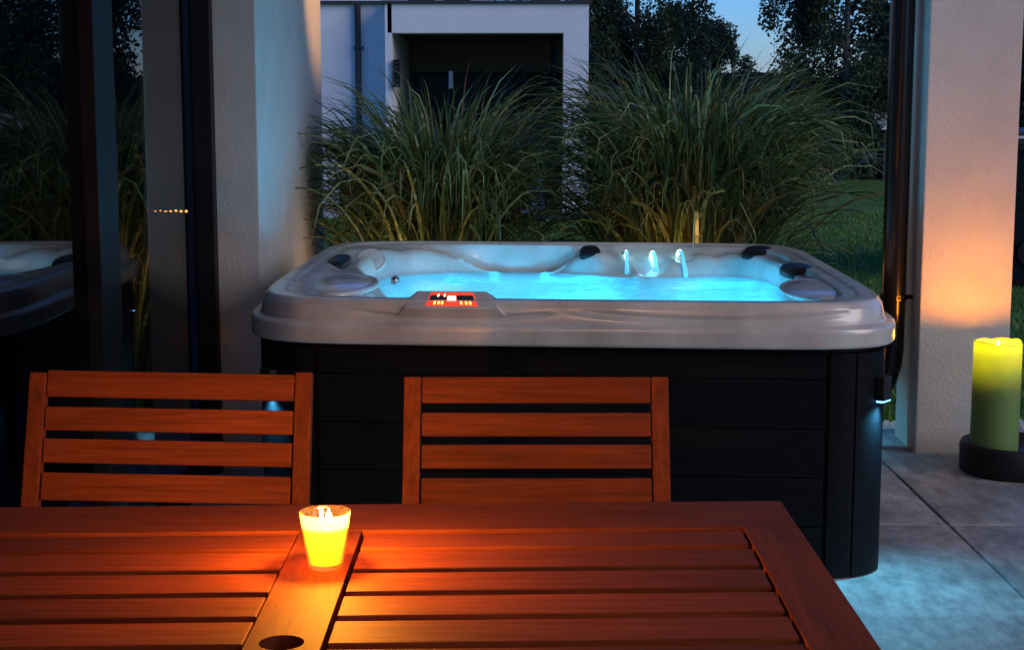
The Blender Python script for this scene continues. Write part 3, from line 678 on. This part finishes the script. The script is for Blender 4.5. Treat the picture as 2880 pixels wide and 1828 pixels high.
clump('taller right-hand clump of arching banded ornamental grass behind the tub', .88, 7.75, .225, 2100, 1.98, (.05, -.02), 21)
for lab, x, y in (('small low garden spotlight under the left grass clump', -.56, 7.28), ('small low garden spotlight under the right grass clump', .78, 7.28)):
    g = thing('garden_spotlight', lab, 'garden light', (x, y, -.03), 0, 'garden spotlights')
    MB().tube([(0, 0, 0), (0, 0, .55)], .008, 8).build('spike', M['frame'], g)
    MB().lathe([(.001, .55), (.028, .55), (.030, .56), (.030, .60), (.02, .61), (.001, .612)], n=18).build('lamp_head', M['bulb'], g, smooth=True)
    lamp('spot_glow', 'POINT', (0, .0, .68), .5, (1, .55, .15), .03, g)

# ================================================================== NEIGHBOUR HOUSE
hs = thing('modern_house', 'white flat-roofed modern house with a deep dark covered patio', 'house', (0, 20.84, -.09))
def hb(name, a_, b_, mt_, par=hs, **k): return MB().box(a_, b_).build(name, mt_, par, **k)
hb('wall', (-7.5, .5, 0), (-1.657, .8, 2.84), M['house_white']); hb('portal_beam', (-1.62, 0, 2.444), (1.0, .35, 2.815), M['house_white'])
hb('portal_post', (.673, 0, 0), (1.0, .35, 2.443), M['house_white']); hb('portal_side', (-1.655, 0, 0), (-1.565, 3.6, 2.815), M['house_white'])
hb('portal_end', (.93, .352, 0), (1.0, 3.6, 2.815), M['house_white'])
for k in range(14): hb('ceiling_board', (-1.56, .36 + k * .225, 2.47), (.92, .36 + k * .225 + .21, 2.50), M['brown_slats'])
hb('portal_roof', (-1.56, .352, 2.52), (.93, 3.6, 2.815), M['house_white'])
hb('roof_fascia', (-1.70, -.05, 2.817), (1.04, 3.7, 2.855), M['fascia']); hb('roof_fascia', (-7.6, .42, 2.842), (-1.72, 9, 2.88), M['fascia'])
hb('back_wall', (-1.56, 3.4, 0), (.92, 3.5, 2.47), simple('patio_rear_wall', (.22, .20, .16), .9))
hb('low_wall', (-1.56, 1.2, 0), (.45, 1.35, .79), M['house_white'])
hb('plinth', (-1.7, -.03, 0), (1.03, -.002, .09), M['fascia'])
for x in (-1.5, -.35, .1): 
    f_ = hb('patio_window', (x, 3.33, .1), (x + (1.1 if x < -.4 else .42 if x < .05 else .78), 3.39, 2.0), M['frame'])
    hb('pane', (x + .05, 3.32, .15), (x + (1.05 if x < -.4 else .37 if x < .05 else .73), 3.329, 1.95), M['house_glass'], f_)
hb('door_handle', (-.955, -.2 + 3.45, 1.76), (-.895, 3.31, 2.02), M['chrome'])
hb('screen_post', (.55, .6, 0), (.60, 2.0, 2.44), M['frame']); hb('screen_post', (.45, .9, 0), (.50, 1.0, 2.0), M['frame'])
wl = thing('wall_lantern', 'small black louvred lantern on the left edge of the patio opening', 'wall lamp', (-1.55, 20.80, 1.65))
MB().box((0, -.02, 0), (.085, .10, .36)).build('lantern_body', M['frame'], wl, bevel=.004)
for k in range(6): MB().box((-.004, -.03, .03 + k * .055), (.089, .10, .045 + k * .055)).build('louvre', M['fascia'], wl)
hd = thing('house_downpipe', 'dark grey rainwater pipe on the white house wall', 'downpipe', (-2.05, 21.28, -.09))
MB().tube([(0, 0, 0), (0, 0, 1.5), (0, 0, 2.84)], .042, 12).build('pipe', M['fascia'], hd, smooth=True)
for z in (.6, 2.25): MB().box((-.055, -.05, z), (.07, .06, z + .035)).build('clamp', M['fascia'], hd)
up = thing('upper_storey', 'white upper storey of the modern house set back above its roof edge', 'house storey', (0, 25, 2.8))
MB().box((-6, 0, 0), (-.4, 4, 2.6)).build('wall', M['house_white'], up)
for x in (-1.6, -1.05): 
    q = MB().box((x, -.03, .05), (x + .4, -.002, 1.6)).build('window', M['frame'], up); MB().box((x + .05, -.04, .1), (x + .35, -.031, 1.55)).build('pane', M['house_glass'], q)
# covered second spa at the right edge
s2 = thing('covered_spa', 'dark plank sided spa with a pale edged cover at the far right edge', 'spa', (4.16, 13.1, -.09))
for k in range(7): MB().box((0, 0, .02 + k * .158), (2.1, .02, .02 + k * .158 + .152)).build('plank', M['cabinet'], s2, bevel=.003)
for k in range(7): MB().box((0, .02, .02 + k * .158), (.02, 2.1, .02 + k * .158 + .152)).build('plank', M['cabinet'], s2, bevel=.003)
MB().box((.021, .021, 0), (2.08, 2.08, 1.13)).build('cabinet_core', M['cab_back'], s2)
MB().box((-.03, -.03, 1.135), (2.13, 2.13, 1.19)).build('shell_edge', M['frame'], s2, bevel=.01)
MB().box((-.05, -.05, 1.235), (2.15, 2.15, 1.262)).build('cover', M['acrylic'], s2, bevel=.008); MB().box((-.04, -.04, 1.192), (2.14, 2.14, 1.232)).build('cover_gap', M['cab_back'], s2); MB().box((-.05, -.05, 1.263), (2.15, 2.15, 1.30)).build('cover_top', M['fascia'], s2, bevel=.01)
MB().lathe([(.001, 0), (.11, 0), (.12, .02)], n=24).build('vent', M['frame'], s2, mat=Matrix.Translation((.17, -.004, .30)) @ Matrix.Rotation(R(90), 4, 'X'))

# ================================================================== TREES
def leaf_cloud(centres, radii, counts, size, rg, droop=0):
    P = []
    for c_, r_, k in zip(centres, radii, counts):
        d = rg.normal(size=(k, 3)); d /= np.linalg.norm(d, axis=1)[:, None]; d *= (rg.random(k) ** .45)[:, None]
        P.append(c_ + d * r_)
    P = np.concatenate(P); n = len(P)
    a = rg.normal(size=(n, 3)); a[:, 2] -= droop; a /= np.linalg.norm(a, axis=1)[:, None]
    b_ = rg.normal(size=(n, 3)); b_ -= a * (a * b_).sum(1)[:, None]; b_ /= np.linalg.norm(b_, axis=1)[:, None]
    s = size * rg.uniform(.6, 1.3, n)[:, None]
    V = np.stack([P, P + a * s * .5 + b_ * s * .32, P + a * s, P + a * s * .5 - b_ * s * .32], 1).reshape(-1, 3)
    return V, np.arange(4 * n).reshape(-1, 4)
def tree(lab, name, x, y, height, zlow, rx, mt_, barkm, seed, nleaf, size=.085, droop=.4, shape='round', grp='trees across the lawn', cl=90):
    rg = np.random.default_rng(seed); random.seed(seed)
    t_ = thing(name, lab, 'tree', (x, y, -.09), 0, grp)
    mb = MB(); lx, ly = rg.normal(0, .15, 2)
    tp = [Vector((lx * k * k / 16, ly * k * k / 16, height * .92 * k / 4)) for k in range(5)]
    r0_ = height * .006 + .025; mb.tube(tp, [r0_, r0_ * .8, r0_ * .6, r0_ * .35, r0_ * .1], 8)
    cs = []; rs = []
    for k in range(cl):
        f = rg.random() ** .9; z = zlow + f * (height - zlow)
        if shape == 'cone': wd = rx * (1 - f) ** .8 + .1
        else: wd = rx * (math.sin(math.pi * min(1, .12 + .86 * (f ** .75))) ** .6)
        a_ = rg.uniform(0, 6.28); rr__ = wd * rg.uniform(.25, 1.0)
        c_ = np.array([rr__ * math.cos(a_), rr__ * math.sin(a_), z]); cs.append(c_); q = rg.uniform(.16, .40) * (rx / 1.6) ** .5
        rs.append(np.array([q, q, q * (1.0 + droop)]))
        if k % 3 == 0:
            s_ = tp[0].lerp(tp[4], max(.02, min(.95, (z - rr__ * .35) / (height * .92)))); mb.tube([s_, Vector(c_) * .5 + s_ * .5 + Vector((0, 0, .1)), Vector(c_)], [r0_ * .3, r0_ * .18, r0_ * .05], 5, cap=False)
    mb.build('trunk', barkm, t_)
    w_ = np.array([r_[0] ** 2 for r_ in rs]); cnt = np.maximum(5, (nleaf * w_ / w_.sum()).astype(int))
    V, F = leaf_cloud(cs, rs, cnt, size, rg, droop)
    stuff(npmesh('crown', V, F, mt_, t_))
    return t_
tree('tall dark birch with drooping twigs rising beside the white house', 'birch_tree', 2.65, 34, 9.5, .3, 1.4, M['leaf_a'], M['birch'], 1, 52000, droop=.9, cl=150)
tree('large birch with pale trunk right of the gap of sky', 'birch_tree', 6.9, 33, 10, .2, 1.75, M['leaf_a'], M['birch'], 2, 60000, droop=.9, cl=170)
tree('dark conifer close to the right of the pale trunked birch', 'conifer', 9.0, 35.5, 8.0, .1, 1.9, M['leaf_c'], M['bark'], 3, 40000, shape='cone', cl=140)
tree('small bushy tree low in the gap of sky', 'small_tree', 4.75, 44, 3.9, .2, 1.35, M['leaf_b'], M['bark'], 4, 24000, cl=80)
tree('small pointed tree right in the gap of sky', 'small_tree', 5.9, 46, 3.9, .2, 1.1, M['leaf_b'], M['bark'], 5, 20000, cl=70)
tree('bushy dark tree behind the right corner of the white house', 'dense_tree', 1.2, 36, 9.0, .3, 1.7, M['leaf_a'], M['bark'], 6, 36000, cl=120)
tree('dark bushy tree seen just right of the right-hand pillar', 'dense_tree', 11.6, 34, 7.5, .1, 2.0, M['leaf_b'], M['bark'], 7, 30000, cl=120)
tree('dark tree standing behind the flat roof of the house', 'dense_tree', -2.0, 38, 9.5, .8, 2.2, M['leaf_a'], M['bark'], 8, 16000, cl=100)
tree('dark spruce behind the left part of the white house', 'conifer', -7.0, 37, 10, .2, 2.4, M['leaf_c'], M['bark'], 9, 14000, shape='cone', cl=90)
tree('tall dark spruce further right beyond the covered spa', 'conifer', 14.8, 36, 11, .2, 2.4, M['leaf_c'], M['bark'], 10, 14000, shape='cone', cl=90)
# undergrowth along the far edge of the lawn: one mass nobody could count
rg = np.random.default_rng(55); cs = []; rs = []
for k in range(620):
    x = rg.uniform(-12, 20); y = rg.uniform(32.4, 37.5); hgt = 1.5 + .5 * math.sin(x * 1.1) + .3 * math.sin(x * 2.7)
    if x > 5.75: hgt += 2.3
    elif 1.0 < x < 3.7: hgt += 1.3
    z = rg.uniform(-.1, hgt); q = rg.uniform(.35, .7); cs.append(np.array([x, y, z])); rs.append(np.array([q, q, q]))
V, F = leaf_cloud(cs, rs, [240] * len(cs), .12, rg, .2)
ug = stuff(npmesh('undergrowth', V, F, M['leaf_b'])); ug['label'] = 'dark mass of shrubs along the far edge of the lawn'; ug['category'] = 'shrubs'
fw = struct(MB().add([(x, 52 + 3 * math.sin(x * .3), z) for x in range(-60, 61, 2) for z in (-.1, 2.4 + .35 * math.sin(x * .9) + .25 * math.sin(x * 2.3))], [(2 * k, 2 * k + 2, 2 * k + 3, 2 * k + 1) for k in range(60)]).build('wooded_hillside', simple('far_wood', (.012, .022, .014), .95, c2=(.02, .035, .022), scale=2)))
sb = thing('garden_shed', 'pale roofed little shed glimpsed among the dark trees at right', 'shed', (7.9, 32.2, -.09))
MB().box((-.35, 0, 0), (.35, .8, 1.05)).build('wall', M['dark_room'], sb)
MB().add([(-.42, -.1, 1.02), (.40, -.1, 1.10), (.40, .9, 1.42), (-.42, .9, 1.30), (-.42, -.1, 1.05), (.40, -.1, 1.13), (.40, .9, 1.45), (-.42, .9, 1.33)], [(3, 2, 1, 0), (4, 5, 6, 7), (0, 1, 5, 4), (1, 2, 6, 5), (2, 3, 7, 6), (3, 0, 4, 7)]).build('roof', M['house_white'], sb)

# ceiling spotlight that washes the top of the left wall end
cs_ = thing('ceiling_spotlight', 'small adjustable spotlight under the terrace roof aimed at the left wall', 'spotlight', (.35, 7.9, 2.8))
MB().lathe([(.001, -.12), (.035, -.12), (.04, -.10), (.03, 0), (.001, 0)], n=20).build('spot_body', M['frame'], cs_, smooth=True)
sp = lamp('spot_beam', 'SPOT', (-.06, 0, -.13), 60, (1, .50, .20), .02, cs_, spot_size=R(52), spot_blend=.55)
sp.rotation_euler = (Vector((-.974, 8.0, 2.25)) - Vector((.29, 7.9, 2.67))).to_track_quat('-Z', 'Y').to_euler()
